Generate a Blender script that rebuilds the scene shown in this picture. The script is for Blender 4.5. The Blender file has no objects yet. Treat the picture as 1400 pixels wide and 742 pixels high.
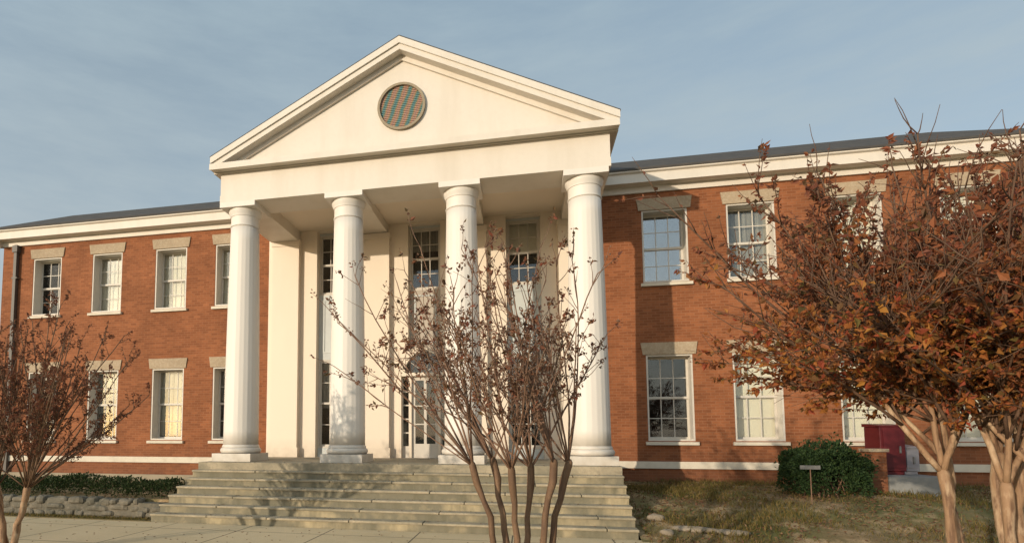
import bpy, math, random
from mathutils import Vector, Matrix
R = math.radians
scene = bpy.context.scene
COL = scene.collection

# ------------------------------------------------------------------ camera
W_PX, F_PX, CX, CY = 1400.0, 806.4, 534.2, 534.6
YAW, PITCH, ROLL = 0.2262, 0.0768, 0.0008
CAM = Vector((7.285, -14.205, 0.625))
cam_d = bpy.data.cameras.new('camera')
cam = bpy.data.objects.new('camera', cam_d); COL.objects.link(cam)
fw = Vector((-math.sin(YAW)*math.cos(PITCH), math.cos(YAW)*math.cos(PITCH), math.sin(PITCH)))
rt = Vector((math.cos(YAW), math.sin(YAW), 0)); up = rt.cross(fw)
r2 = math.cos(ROLL)*rt + math.sin(ROLL)*up; u2 = -math.sin(ROLL)*rt + math.cos(ROLL)*up
M = Matrix((r2, u2, -fw)).transposed().to_4x4(); M.translation = CAM
cam.matrix_world = M
cam_d.sensor_fit = 'HORIZONTAL'; cam_d.sensor_width = 36; cam_d.lens = F_PX/W_PX*36
cam_d.shift_x = (W_PX/2-CX)/W_PX; cam_d.shift_y = (CY-371.0)/W_PX
cam_d.clip_end = 5000; cam_d.clip_start = 0.05
scene.camera = cam

# ------------------------------------------------------------------ light
SUN_EL, SUN_AZ = 9.5, 34.5        # elevation; angle to the left of the facade's normal
sd = bpy.data.lights.new('sun', 'SUN'); so = bpy.data.objects.new('sun', sd); COL.objects.link(so)
sd.energy = 3.15; sd.angle = R(0.6); sd.color = (1.0, 0.86, 0.67)
sdir = Vector((-math.sin(R(SUN_AZ))*math.cos(R(SUN_EL)), -math.cos(R(SUN_AZ))*math.cos(R(SUN_EL)), math.sin(R(SUN_EL))))
so.rotation_euler = (-sdir).to_track_quat('-Z', 'Y').to_euler(); so.location = (-20, -40, 20)

world = bpy.data.worlds.new('World'); scene.world = world; world.use_nodes = True
nt = world.node_tree; nt.nodes.clear()
wo = nt.nodes.new('ShaderNodeOutputWorld'); bg = nt.nodes.new('ShaderNodeBackground')
sky = nt.nodes.new('ShaderNodeTexSky'); sky.sky_type = 'NISHITA'; sky.sun_disc = False
sky.sun_elevation = R(SUN_EL); sky.sun_rotation = math.atan2(sdir.x, sdir.y)
sky.air_density = 1.0; sky.dust_density = 1.2; sky.ozone_density = 1.6
bg.inputs[1].default_value = 0.15
# thin veil of cloud mixed into the sky
tc = nt.nodes.new('ShaderNodeTexCoord'); mp = nt.nodes.new('ShaderNodeMapping'); mp.inputs['Scale'].default_value = (1.5, 1.5, 7)
mp.inputs['Rotation'].default_value = (0, R(14), 0)
nz = nt.nodes.new('ShaderNodeTexNoise'); nz.inputs['Scale'].default_value = 2.1; nz.inputs['Detail'].default_value = 6; nz.inputs['Roughness'].default_value = .62
rp = nt.nodes.new('ShaderNodeValToRGB'); rp.color_ramp.elements[0].position = .38; rp.color_ramp.elements[1].position = .75
rp.color_ramp.elements[0].color = (.62, .62, .62, 1); rp.color_ramp.elements[1].color = (.92, .92, .92, 1)
mx = nt.nodes.new('ShaderNodeMix'); mx.data_type = 'RGBA'
mx.inputs['B'].default_value = (2.55, 2.95, 3.2, 1)
L = nt.links.new
# the veil is paler and warmer near the horizon
sx = nt.nodes.new('ShaderNodeSeparateXYZ'); hz = nt.nodes.new('ShaderNodeValToRGB'); L(tc.outputs['Generated'], sx.inputs[0]); L(sx.outputs[2], hz.inputs[0])
hz.color_ramp.elements.new(.36)
for e_, (p_, c_) in zip(list(hz.color_ramp.elements), [(.10, (.365, .355, .335)), (.34, (.258, .300, .317)), (.62, (.215, .275, .310))]): e_.position = p_; e_.color = (*c_, 1)
vl = nt.nodes.new('ShaderNodeVectorMath'); vl.operation = 'SCALE'; vl.inputs['Scale'].default_value = 10.0
L(hz.outputs[0], vl.inputs[0]); L(vl.outputs[0], mx.inputs['B'])
L(tc.outputs['Generated'], mp.inputs[0]); L(mp.outputs[0], nz.inputs['Vector']); L(nz.outputs['Fac'], rp.inputs[0])
L(rp.outputs[0], mx.inputs['Factor']); L(sky.outputs[0], mx.inputs['A']); # the unseen sky behind the camera, round the sun, is boosted as added fill light
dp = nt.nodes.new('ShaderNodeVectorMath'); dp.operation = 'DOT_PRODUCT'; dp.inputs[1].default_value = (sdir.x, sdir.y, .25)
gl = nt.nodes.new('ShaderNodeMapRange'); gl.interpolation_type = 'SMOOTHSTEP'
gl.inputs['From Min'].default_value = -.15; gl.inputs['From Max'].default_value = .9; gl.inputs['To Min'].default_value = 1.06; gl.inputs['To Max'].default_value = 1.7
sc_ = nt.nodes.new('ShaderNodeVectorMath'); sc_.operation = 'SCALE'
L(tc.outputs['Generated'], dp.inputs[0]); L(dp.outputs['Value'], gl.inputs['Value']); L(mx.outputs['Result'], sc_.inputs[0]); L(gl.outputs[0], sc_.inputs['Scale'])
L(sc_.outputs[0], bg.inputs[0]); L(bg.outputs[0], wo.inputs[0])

vs = scene.view_settings
vs.view_transform = 'Standard'; vs.look = 'None'; vs.exposure = 0.20; vs.gamma = 1; vs.use_curve_mapping = False
scene.render.engine = 'CYCLES'
scene.cycles.max_bounces = 6; scene.cycles.transparent_max_bounces = 12

# ------------------------------------------------------------------ materials
def mat(name, base, rough=.7, noise=None, bump=0, bscale=30, spec=.3, metal=0):
    """noise: list of (scale, detail, colour, amount, lo, hi) patches laid over the base"""
    m = bpy.data.materials.new(name); m.use_nodes = True; t = m.node_tree; n = t.nodes; b = n['Principled BSDF']
    b.inputs['Roughness'].default_value = rough; b.inputs['Specular IOR Level'].default_value = spec; b.inputs['Metallic'].default_value = metal
    co = n.new('ShaderNodeTexCoord'); prev = None
    b.inputs['Base Color'].default_value = (*base, 1)
    for (sc, det, c, amt, lo, hi) in (noise or []):
        z = n.new('ShaderNodeTexNoise'); z.inputs['Scale'].default_value = sc if not isinstance(sc, tuple) else 1; z.inputs['Detail'].default_value = det; z.inputs['Roughness'].default_value = .6
        if isinstance(sc, tuple):
            q = n.new('ShaderNodeMapping'); q.inputs['Scale'].default_value = sc; t.links.new(co.outputs['Object'], q.inputs[0]); t.links.new(q.outputs[0], z.inputs['Vector'])
        else: t.links.new(co.outputs['Object'], z.inputs['Vector'])
        r = n.new('ShaderNodeMapRange'); r.inputs['From Min'].default_value = lo; r.inputs['From Max'].default_value = hi; r.inputs['To Max'].default_value = amt
        t.links.new(z.outputs['Fac'], r.inputs['Value'])
        x = n.new('ShaderNodeMix'); x.data_type = 'RGBA'; x.inputs['B'].default_value = (*c, 1)
        if prev is None: x.inputs['A'].default_value = (*base, 1)
        else: t.links.new(prev, x.inputs['A'])
        t.links.new(r.outputs[0], x.inputs['Factor']); prev = x.outputs['Result']
    if prev is not None: t.links.new(prev, b.inputs['Base Color'])
    if bump:
        z = n.new('ShaderNodeTexNoise'); z.inputs['Scale'].default_value = bscale; z.inputs['Detail'].default_value = 4
        t.links.new(co.outputs['Object'], z.inputs['Vector'])
        bp = n.new('ShaderNodeBump'); bp.inputs['Strength'].default_value = bump; bp.inputs['Distance'].default_value = .02
        t.links.new(z.outputs['Fac'], bp.inputs['Height']); t.links.new(bp.outputs[0], b.inputs['Normal'])
    return m

def brick_mat():
    m = bpy.data.materials.new('red brick'); m.use_nodes = True; t = m.node_tree; n = t.nodes; b = n['Principled BSDF']
    b.inputs['Roughness'].default_value = .85; b.inputs['Specular IOR Level'].default_value = .2
    g = n.new('ShaderNodeTexCoord'); s = n.new('ShaderNodeSeparateXYZ'); a = n.new('ShaderNodeMath'); a.operation = 'ADD'
    c = n.new('ShaderNodeCombineXYZ'); t.links.new(g.outputs['Object'], s.inputs[0])
    t.links.new(s.outputs[0], a.inputs[0]); t.links.new(s.outputs[1], a.inputs[1]); t.links.new(a.outputs[0], c.inputs[0]); t.links.new(s.outputs[2], c.inputs[1])
    k = n.new('ShaderNodeTexBrick'); t.links.new(c.outputs[0], k.inputs['Vector'])
    k.inputs['Scale'].default_value = 1; k.inputs['Brick Width'].default_value = .215; k.inputs['Row Height'].default_value = .075; k.inputs['Mortar Size'].default_value = .008
    k.inputs['Color1'].default_value = (.205, .071, .029, 1); k.inputs['Color2'].default_value = (.300, .109, .045, 1); k.inputs['Mortar'].default_value = (.265, .115, .058, 1)
    k.inputs['Bias'].default_value = -.15
    z = n.new('ShaderNodeTexNoise'); z.inputs['Scale'].default_value = .8; z.inputs['Detail'].default_value = 9; z.inputs['Roughness'].default_value = .75
    t.links.new(g.outputs['Object'], z.inputs['Vector'])
    r = n.new('ShaderNodeMapRange'); r.inputs['From Min'].default_value = .3; r.inputs['From Max'].default_value = .72; r.inputs['To Min'].default_value = .70; r.inputs['To Max'].default_value = 1.25
    t.links.new(z.outputs['Fac'], r.inputs['Value'])
    x = n.new('ShaderNodeVectorMath'); x.operation = 'SCALE'; t.links.new(k.outputs['Color'], x.inputs[0]); t.links.new(r.outputs[0], x.inputs['Scale'])
    t.links.new(x.outputs[0], b.inputs['Base Color'])
    bp = n.new('ShaderNodeBump'); bp.inputs['Strength'].default_value = .3; bp.inputs['Distance'].default_value = .006; bp.invert = True
    t.links.new(k.outputs['Fac'], bp.inputs['Height']); t.links.new(bp.outputs[0], b.inputs['Normal'])
    return m

def glass_mat(name, tint, extra=.015):
    m = bpy.data.materials.new(name); m.use_nodes = True; t = m.node_tree; n = t.nodes
    n.remove(n['Principled BSDF']); o = n['Material Output']
    tr = n.new('ShaderNodeBsdfTransparent'); tr.inputs[0].default_value = (*tint, 1)
    gl = n.new('ShaderNodeBsdfGlossy'); gl.inputs['Roughness'].default_value = .03
    fr = n.new('ShaderNodeFresnel'); fr.inputs[0].default_value = 1.5
    ad = n.new('ShaderNodeMath'); ad.operation = 'ADD'; ad.inputs[1].default_value = extra; ad.use_clamp = True
    z = n.new('ShaderNodeTexNoise'); z.inputs['Scale'].default_value = 3.5; z.inputs['Detail'].default_value = 2
    co = n.new('ShaderNodeTexCoord'); t.links.new(co.outputs['Object'], z.inputs['Vector'])
    bp = n.new('ShaderNodeBump'); bp.inputs['Strength'].default_value = .03; bp.inputs['Distance'].default_value = .02
    t.links.new(z.outputs['Fac'], bp.inputs['Height']); t.links.new(bp.outputs[0], gl.inputs['Normal'])
    ms = n.new('ShaderNodeMixShader'); t.links.new(fr.outputs[0], ad.inputs[0]); t.links.new(ad.outputs[0], ms.inputs[0])
    t.links.new(tr.outputs[0], ms.inputs[1]); t.links.new(gl.outputs[0], ms.inputs[2]); t.links.new(ms.outputs[0], o.inputs[0])
    return m

def leaf_mat(name, cols, trans=.35, rough=.6):
    m = bpy.data.materials.new(name); m.use_nodes = True; t = m.node_tree; n = t.nodes; b = n['Principled BSDF']; o = n['Material Output']
    g = n.new('ShaderNodeNewGeometry'); r = n.new('ShaderNodeValToRGB')
    cr = r.color_ramp; cr.interpolation = 'LINEAR'
    while len(cr.elements) < len(cols): cr.elements.new(.5)
    for i, c in enumerate(cols): cr.elements[i].position = i/(len(cols)-1); cr.elements[i].color = (*c, 1)
    t.links.new(g.outputs['Random Per Island'], r.inputs[0])
    b.inputs['Roughness'].default_value = rough; b.inputs['Specular IOR Level'].default_value = .2
    t.links.new(r.outputs[0], b.inputs['Base Color'])
    tl = n.new('ShaderNodeBsdfTranslucent'); t.links.new(r.outputs[0], tl.inputs[0])
    ms = n.new('ShaderNodeMixShader'); ms.inputs[0].default_value = trans
    t.links.new(b.outputs[0], ms.inputs[1]); t.links.new(tl.outputs[0], ms.inputs[2]); t.links.new(ms.outputs[0], o.inputs[0])
    return m

BRICK = brick_mat()
WHITE = mat('cream paint', (.66, .60, .52), .55, [((1.5, 1.5, .25), 5, (.53, .46, .37), .45, .46, .72), (9, 4, (.60, .54, .46), .4, .45, .8)], bump=.08, bscale=25)
SHAFTW = mat('column paint', (.68, .63, .565), .5, [((2.2, 2.2, .3), 5, (.55, .48, .40), .30, .50, .78)], bump=.05, bscale=18)
STUCCO = mat('portico wall paint', (.74, .64, .52), .7, [((.8, .8, .3), 5, (.60, .50, .40), .22, .48, .75)], bump=.06)
PANEL = mat('grey green panel paint', (.50, .52, .50), .5, [(3, 4, (.40, .41, .40), .5, .4, .7)])
TRIM = mat('window paint', (.56, .51, .44), .5, [(6, 4, (.44, .40, .34), .4, .45, .75)])
STONE = mat('tan limestone', (.37, .28, .185), .85, [(2.2, 6, (.25, .19, .125), .6, .4, .7), (25, 3, (.50, .42, .31), .5, .45, .7)], bump=.25, bscale=40)
SILLM = mat('pale sill stone', (.62, .55, .44), .8, [(4, 5, (.45, .38, .29), .5, .45, .75)], bump=.15)
FOUND = mat('weathered footing', (.33, .27, .19), .9, [(1.3, 6, (.20, .17, .12), .6, .4, .7)], bump=.25)
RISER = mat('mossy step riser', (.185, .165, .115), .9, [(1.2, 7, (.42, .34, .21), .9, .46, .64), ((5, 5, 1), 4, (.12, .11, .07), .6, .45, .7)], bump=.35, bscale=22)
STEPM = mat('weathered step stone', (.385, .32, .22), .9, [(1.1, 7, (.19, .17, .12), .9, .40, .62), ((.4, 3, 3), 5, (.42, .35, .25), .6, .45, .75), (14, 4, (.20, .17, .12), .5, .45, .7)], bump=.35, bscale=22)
PAVE = mat('worn concrete walk', (.60, .47, .285), .9, [(.35, 7, (.44, .345, .20), .75, .35, .68), (6, 5, (.60, .49, .33), .4, .45, .75), (60, 2, (.24, .20, .14), .4, .5, .75)], bump=.2, bscale=40)
ROOF = mat('dark shingles', (.062, .058, .055), .9, [((3, 3, 12), 4, (.11, .095, .08), .6, .4, .7)], bump=.3, bscale=12)
METAL = mat('grey downspout paint', (.11, .095, .08), .5, [((6, 6, .8), 4, (.06, .05, .042), .6, .4, .7)])
DARK = mat('dark interior', (.035, .032, .03), .9, [(1.2, 4, (.06, .055, .05), .5, .4, .7)])
BLIND = mat('cream roller blind', (.74, .66, .53), .8, [((.9, .9, .5), 4, (.62, .54, .42), .5, .4, .75)])
SHADE = mat('muted linen shade', (.52, .46, .37), .8, [((.9, .9, .5), 4, (.40, .35, .28), .5, .4, .75), ((20, 20, .6), 3, (.36, .31, .25), .5, .4, .7)])
CURT = mat('dusty grey curtain', (.30, .28, .25), .8, [((14, 14, .8), 4, (.12, .11, .10), .8, .35, .65)])
GLASS = glass_mat('window glass', (.96, .98, .97))
VENT = None
HAZY = glass_mat('hazy old glass', (.90, .94, .94), .24)
SOIL = mat('bed soil and lawn', (.21, .145, .07), .95, [(.7, 7, (.115, .12, .035), .85, .40, .60), (1.7, 6, (.48, .33, .19), .85, .50, .68), (30, 3, (.05, .04, .022), .5, .45, .7)], bump=.6, bscale=18)
DRYG = mat('dry lawn', (.15, .115, .055), .95, [(.5, 7, (.09, .09, .03), .7, .4, .65), (9, 5, (.22, .17, .09), .5, .45, .75)], bump=.5, bscale=25)
ROCK = mat('rough grey stone', (.165, .142, .105), .9, [(1.6, 6, (.085, .08, .06), .85, .36, .62), (9, 4, (.27, .23, .18), .5, .5, .75)], bump=.6, bscale=14)
PALER = mat('pale fieldstone', (.27, .22, .165), .9, [(6, 6, (.16, .13, .09), .7, .4, .7)], bump=.5, bscale=20)
BARK = mat('crape myrtle bark', (.125, .072, .040), .75, [((9, 9, 1.6), 5, (.25, .15, .085), .85, .45, .68), (5, 5, (.09, .05, .035), .6, .45, .7)], bump=.3, bscale=25)
BARKD = mat('dark twig bark', (.175, .10, .066), .8, [((12, 12, 2), 4, (.24, .15, .095), .7, .42, .7)], bump=.2)
BARKR = mat('dark brown shoot bark', (.105, .058, .036), .8, [((12, 12, 2), 4, (.18, .11, .07), .7, .42, .7)], bump=.2)  # darker brown bark colour for the right tree's shoots and twigs
BARKL = mat('pale peeling bark', (.29, .175, .098), .7, [((16, 16, 1.6), 5, (.13, .07, .04), .9, .47, .60), ((10, 10, 3), 4, (.50, .36, .23), .8, .52, .66)], bump=.3, bscale=25)
RED = mat('dark red paint', (.10, .010, .013), .45, [(2, 4, (.09, .01, .012), .6, .4, .7)])
PALE = mat('pale lavender grey paint', (.24, .225, .24), .5, [(4, 4, (.30, .28, .29), .5, .4, .7)])
PADM = mat('grey concrete pad', (.25, .245, .23), .9, [(2, 6, (.16, .155, .14), .7, .4, .7)], bump=.2)
SIGN = mat('dull sign metal', (.15, .147, .14), .5, [(7, 4, (.09, .085, .08), .6, .4, .7)])

def joints(m, w, h, mort):
    t = m.node_tree; n = t.nodes; b = n['Principled BSDF']; src = b.inputs['Base Color'].links[0].from_socket
    co = n.new('ShaderNodeTexCoord'); k = n.new('ShaderNodeTexBrick'); k.offset = 0; t.links.new(co.outputs['Object'], k.inputs['Vector'])
    k.inputs['Scale'].default_value = 1; k.inputs['Brick Width'].default_value = w; k.inputs['Row Height'].default_value = h; k.inputs['Mortar Size'].default_value = mort
    x = n.new('ShaderNodeMix'); x.data_type = 'RGBA'; x.inputs['B'].default_value = (.13, .105, .07, 1)
    t.links.new(k.outputs['Fac'], x.inputs['Factor']); t.links.new(src, x.inputs['A']); t.links.new(x.outputs['Result'], b.inputs['Base Color'])
joints(PAVE, 1.75, 1.75, .014)
def grime(m, z0, z1, col, amt):
    t = m.node_tree; n = t.nodes; b = n['Principled BSDF']; src = b.inputs['Base Color'].links[0].from_socket
    co = n.new('ShaderNodeTexCoord'); sp = n.new('ShaderNodeSeparateXYZ'); t.links.new(co.outputs['Object'], sp.inputs[0])
    mr = n.new('ShaderNodeMapRange'); mr.inputs['From Min'].default_value = z1; mr.inputs['From Max'].default_value = z0; t.links.new(sp.outputs[2], mr.inputs['Value'])
    z = n.new('ShaderNodeTexNoise'); z.inputs['Scale'].default_value = 5; z.inputs['Detail'].default_value = 5; t.links.new(co.outputs['Object'], z.inputs['Vector'])
    a = n.new('ShaderNodeMath'); a.operation = 'MULTIPLY'; t.links.new(mr.outputs[0], a.inputs[0]); t.links.new(z.outputs['Fac'], a.inputs[1])
    c = n.new('ShaderNodeMath'); c.operation = 'MULTIPLY'; c.inputs[1].default_value = amt; c.use_clamp = True; t.links.new(a.outputs[0], c.inputs[0])
    x = n.new('ShaderNodeMix'); x.data_type = 'RGBA'; x.inputs['B'].default_value = (*col, 1); t.links.new(c.outputs[0], x.inputs['Factor']); t.links.new(src, x.inputs['A']); t.links.new(x.outputs['Result'], b.inputs['Base Color'])
grime(SHAFTW, -.05, .75, (.36, .30, .22), 1.1)
grime(STUCCO, -.05, .6, (.42, .34, .25), 1.0)
grime(BRICK, -1.0, .6, (.12, .055, .035), 1.0)

# ------------------------------------------------------------------ mesh helpers
class MB:
    def __init__(s): s.v = []; s.f = []
    def quad(s, a, b, c, d):
        i = len(s.v); s.v += [a, b, c, d]; s.f.append((i, i+1, i+2, i+3))
    def box(s, x0, x1, y0, y1, z0, z1):
        i = len(s.v)
        s.v += [(x0,y0,z0),(x1,y0,z0),(x1,y1,z0),(x0,y1,z0),(x0,y0,z1),(x1,y0,z1),(x1,y1,z1),(x0,y1,z1)]
        s.f += [(i,i+3,i+2,i+1),(i+4,i+5,i+6,i+7),(i,i+1,i+5,i+4),(i+1,i+2,i+6,i+5),(i+2,i+3,i+7,i+6),(i+3,i,i+4,i+7)]
    def prism(s, poly, y0, y1):
        """poly: (x, z) counter-clockwise seen from the front (-Y)"""
        n = len(poly); i = len(s.v)
        s.v += [(x, y0, z) for x, z in poly] + [(x, y1, z) for x, z in poly]
        s.f.append(tuple(range(i, i+n))); s.f.append(tuple(range(i+2*n-1, i+n-1, -1)))
        for k in range(n):
            a, b = i+k, i+(k+1) % n; s.f.append((b, a, a+n, b+n))
    def prism_x(s, poly, x0, x1):
        """poly: (y, z) swept along x"""
        n = len(poly); i = len(s.v)
        s.v += [(x0, y, z) for y, z in poly] + [(x1, y, z) for y, z in poly]
        s.f.append(tuple(range(i+n-1, i-1, -1))); s.f.append(tuple(range(i+n, i+2*n)))
        for k in range(n):
            a, b = i+k, i+(k+1) % n; s.f.append((a, b, b+n, a+n))
    def lathe(s, prof, cx, cy, seg=48, flute=0, nf=20):
        i = len(s.v)
        for r, z, fl in prof:
            for k in range(seg):
                a = 2*math.pi*k/seg; rr = r*(1 - flute*fl*abs(math.sin(a*nf/2))**1.0) if fl else r
                s.v.append((cx+rr*math.cos(a), cy+rr*math.sin(a), z))
        for j in range(len(prof)-1):
            for k in range(seg):
                a = i+j*seg+k; b = i+j*seg+(k+1) % seg; s.f.append((a, b, b+seg, a+seg))
        s.f.append(tuple(i+k for k in range(seg-1, -1, -1))); s.f.append(tuple(i+(len(prof)-1)*seg+k for k in range(seg)))
    def tube(s, pts, rad, sides=6):
        i = len(s.v); n = len(pts); ref = Vector((.31, .83, .46))
        for k, p in enumerate(pts):
            d = (pts[min(k+1, n-1)] - pts[max(k-1, 0)]).normalized()
            a = d.cross(ref)
            if a.length < 1e-3: a = d.cross(Vector((1, 0, 0)))
            a.normalize(); b = d.cross(a)
            for q in range(sides):
                t = 2*math.pi*q/sides; w = p + rad[k]*(math.cos(t)*a + math.sin(t)*b); s.v.append((w.x, w.y, w.z))
        for k in range(n-1):
            for q in range(sides):
                a0 = i+k*sides+q; b0 = i+k*sides+(q+1) % sides; s.f.append((a0, b0, b0+sides, a0+sides))
        s.f.append(tuple(i+q for q in range(sides-1, -1, -1))); s.f.append(tuple(i+(n-1)*sides+q for q in range(sides)))
    def leaf(s, p, d, nrm, ln, wd, fold=.25):
        d = d.normalized(); sd_ = d.cross(nrm)
        if sd_.length < 1e-3: sd_ = d.cross(Vector((.3, .5, .8)))
        sd_.normalize(); n2 = sd_.cross(d)
        i = len(s.v); mid = p + d*ln*.45
        for q in (p, mid + sd_*wd*.5 + n2*wd*fold, p + d*ln - n2*ln*.1, mid - sd_*wd*.5 + n2*wd*fold): s.v.append((q.x, q.y, q.z))
        s.f += [(i, i+1, i+2), (i, i+2, i+3)]
    def build(s, name, m, parent=None, smooth=False, loc=None):
        me = bpy.data.meshes.new(name); v = s.v
        if loc is not None: v = [(a-loc[0], b-loc[1], c-loc[2]) for a, b, c in v]
        me.from_pydata(v, [], s.f); me.update()
        o = bpy.data.objects.new(name, me); COL.objects.link(o)
        if loc is not None: o.location = loc
        me.materials.append(m)
        if smooth:
            me.polygons.foreach_set('use_smooth', [True]*len(me.polygons))
            if smooth == 'angle':
                me.set_sharp_from_angle(angle=R(35))
        if parent: o.parent = parent
        return o

def thing(o, label, cat, group=None, kind=None):
    o['label'] = label; o['category'] = cat
    if group: o['group'] = group
    if kind: o['kind'] = kind
    return o
def empty(name, loc=(0, 0, 0)):
    o = bpy.data.objects.new(name, None); COL.objects.link(o); o.location = loc; o.empty_display_size = .3; return o
def structure(o): o['kind'] = 'structure'; return o
def tri(rng): return Vector((rng.gauss(0, 1), rng.gauss(0, 1), rng.gauss(0, 1))).normalized()

# ------------------------------------------------------------------ ground
def smooth(t): t = max(0, min(1, t)); return t*t*(3-2*t)
def hash_noise(x, y):
    return (math.sin(x*1.7+1.3*math.sin(y*2.1))*.5 + math.sin(y*2.9+1.1*math.sin(x*3.3+.7))*.3 + math.sin(x*6.1+y*5.3)*.2)
def bed_z(x, y):     # the bed to the right of the steps
    pts = [(-9, -1.27), (-3.1, -1.225), (-2.0, -1.02), (-1.0, -.82), (.5, -.64), (3.2, -.56)]
    for (a, za), (b, zb) in zip(pts, pts[1:]):
        if y <= b: return za + (zb-za)*max(0, (y-a)/(b-a))
    return pts[-1][1]

g = MB(); S_ = 3000
g.quad((-S_, -S_, -1.30), (S_, -S_, -1.30), (S_, S_, -1.30), (-S_, S_, -1.30))
structure(g.build('ground', DRYG))

wk = MB(); wk.box(-16, 9.75, -10.2, -2.79, -1.36, -1.205)
structure(wk.build('walkway', PAVE))
wj = MB(); wj.box(-30, 30, -13.2, -11.6, -1.36, -1.27)
structure(wj.build('sidewalk', PAVE))

bd = MB(); nx, ny = 90, 60; x0, x1, y0, y1 = 9.23, 34, -9.5, 2.97
for j in range(ny+1):
    for i in range(nx+1):
        u = (i/nx)**1.6; x = x0+(x1-x0)*u; y = y0+(y1-y0)*j/ny
        z = bed_z(x, y) + .035*hash_noise(x*1.3, y*1.5)*smooth((x-9.3)/.6)
        if y < -3.0: z -= .09*smooth((-3.0-y)/1.5)*smooth((11-x)/1.2)
        bd.v.append((x, y, z))
for j in range(ny):
    for i in range(nx):
        a = j*(nx+1)+i; bd.f.append((a, a+1, a+nx+2, a+nx+1))
structure(bd.build('planting_bed', SOIL, smooth=True))

tr = MB(); tr.box(-30, -.63, -2.12, 2.97, -1.36, -.80)
structure(tr.build('terrace', SOIL))
gs = MB(); gs.box(-30, -.66, -2.785, -2.50, -1.36, -1.19)
structure(gs.build('lawn_strip', DRYG))

# ------------------------------------------------------------------ the building
B = empty('brick_building', (4.36, 2.975, -.8))
thing(B, 'two storey red brick building with white columned portico and pediment above broad stone steps', 'building')
def part(mb, name, m, parent=None, sm=False):
    o = mb.build(name, m, None, sm); p = parent or B
    o.parent = p; o.matrix_parent_inverse = p.matrix_world.inverted() if p is not B else Matrix.Translation(-Vector(B.location))
    return o
def sub(mb, name, m, parent, sm=False):
    o = mb.build(name, m, None, sm); o.parent = parent
    return o            # parents sit (in world) at the origin, so no inverse is needed

YW = 2.975; ZB = -.80
XL, XR = -11.0, 19.75      # outer corners of the two wings
PL, PR = -.66, 9.38        # the pale wall behind the columns
WW = 1.17
UZ0, UZ1, LZ0, LZ1 = 4.86, 6.90, .52, 2.86
LWX = [-1.98, -4.20, -6.66, -9.10]
RWX = [11.08, 13.22, 15.68, 18.10]
holesL = [(x-WW/2, x+WW/2, a, b) for x in LWX for a, b in ((UZ0, UZ1), (LZ0, LZ1))]
holesR = [(x-WW/2, x+WW/2, a, b) for x in RWX for a, b in ((UZ0, UZ1), (LZ0, LZ1))]

def wall(x0, x1, z0, z1, y0, y1, holes):
    m = MB(); xs = sorted({x0, x1, *[h[0] for h in holes], *[h[1] for h in holes]}); zs = sorted({z0, z1, *[h[2] for h in holes], *[h[3] for h in holes]})
    def solid(i, k):
        if i < 0 or k < 0 or i >= len(xs)-1 or k >= len(zs)-1: return False
        cx, cz = (xs[i]+xs[i+1])/2, (zs[k]+zs[k+1])/2
        return not any(h[0] < cx < h[1] and h[2] < cz < h[3] for h in holes)
    for i in range(len(xs)-1):
        for k in range(len(zs)-1):
            if not solid(i, k): continue
            a, b, c, d = xs[i], xs[i+1], zs[k], zs[k+1]
            m.quad((a, y0, c), (b, y0, c), (b, y0, d), (a, y0, d)); m.quad((b, y1, c), (a, y1, c), (a, y1, d), (b, y1, d))
            if not solid(i-1, k): m.quad((a, y1, c), (a, y0, c), (a, y0, d), (a, y1, d))
            if not solid(i+1, k): m.quad((b, y0, c), (b, y1, c), (b, y1, d), (b, y0, d))
            if not solid(i, k-1): m.quad((a, y1, c), (b, y1, c), (b, y0, c), (a, y0, c))
            if not solid(i, k+1): m.quad((a, y0, d), (b, y0, d), (b, y1, d), (a, y1, d))
    return m
YB = 9.0
part(wall(XL, PL, ZB, 7.5, YW, YW+.38, holesL), 'brick_wall', BRICK)
part(wall(PR, XR, ZB, 7.5, YW, YW+.38, holesR), 'brick_wall', BRICK)
m = MB(); m.box(XL, XL+.38, YW+.381, YB, ZB, 7.5); part(m, 'side_wall', BRICK)
m = MB(); m.box(XR-.38, XR, YW+.381, YB, ZB, 7.5); part(m, 'side_wall', BRICK)
m = MB(); m.box(XL+.381, XR-.381, YB-.38, YB, ZB, 7.5); part(m, 'back_wall', BRICK)
m = MB()
for z in (-.1, 3.9): m.box(XL+.39, XR-.39, YW+.40, YB-.39, z-.15, z)
part(m, 'floor_slab', DARK)
m = MB(); m.box(XL+.39, XR-.39, YW+2.6, YW+2.7, -.1, 7.4); part(m, 'inner_wall', DARK)
for a, b, c in ((XL-.002, PL-.12, XL), (PR+.02, XR+.002, XR)):
    m = MB(); m.box(a, b, YW-.055, YW-.002, -.215, -.03)
    if c == XL: m.box(XL-.055, XL-.0025, YW-.055, YB, -.215, -.03)
    else: m.box(XR+.0025, XR+.055, YW-.055, YB, -.215, -.03)
    part(m, 'belt_course', SILLM)
for a, b in ((XL-.05, PL-.1), (PR+.02, XR+.05)):
    m = MB(); m.box(a, b, YW-.09, YW-.003, -1.3, -.60); part(m, 'footing', FOUND)

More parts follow.
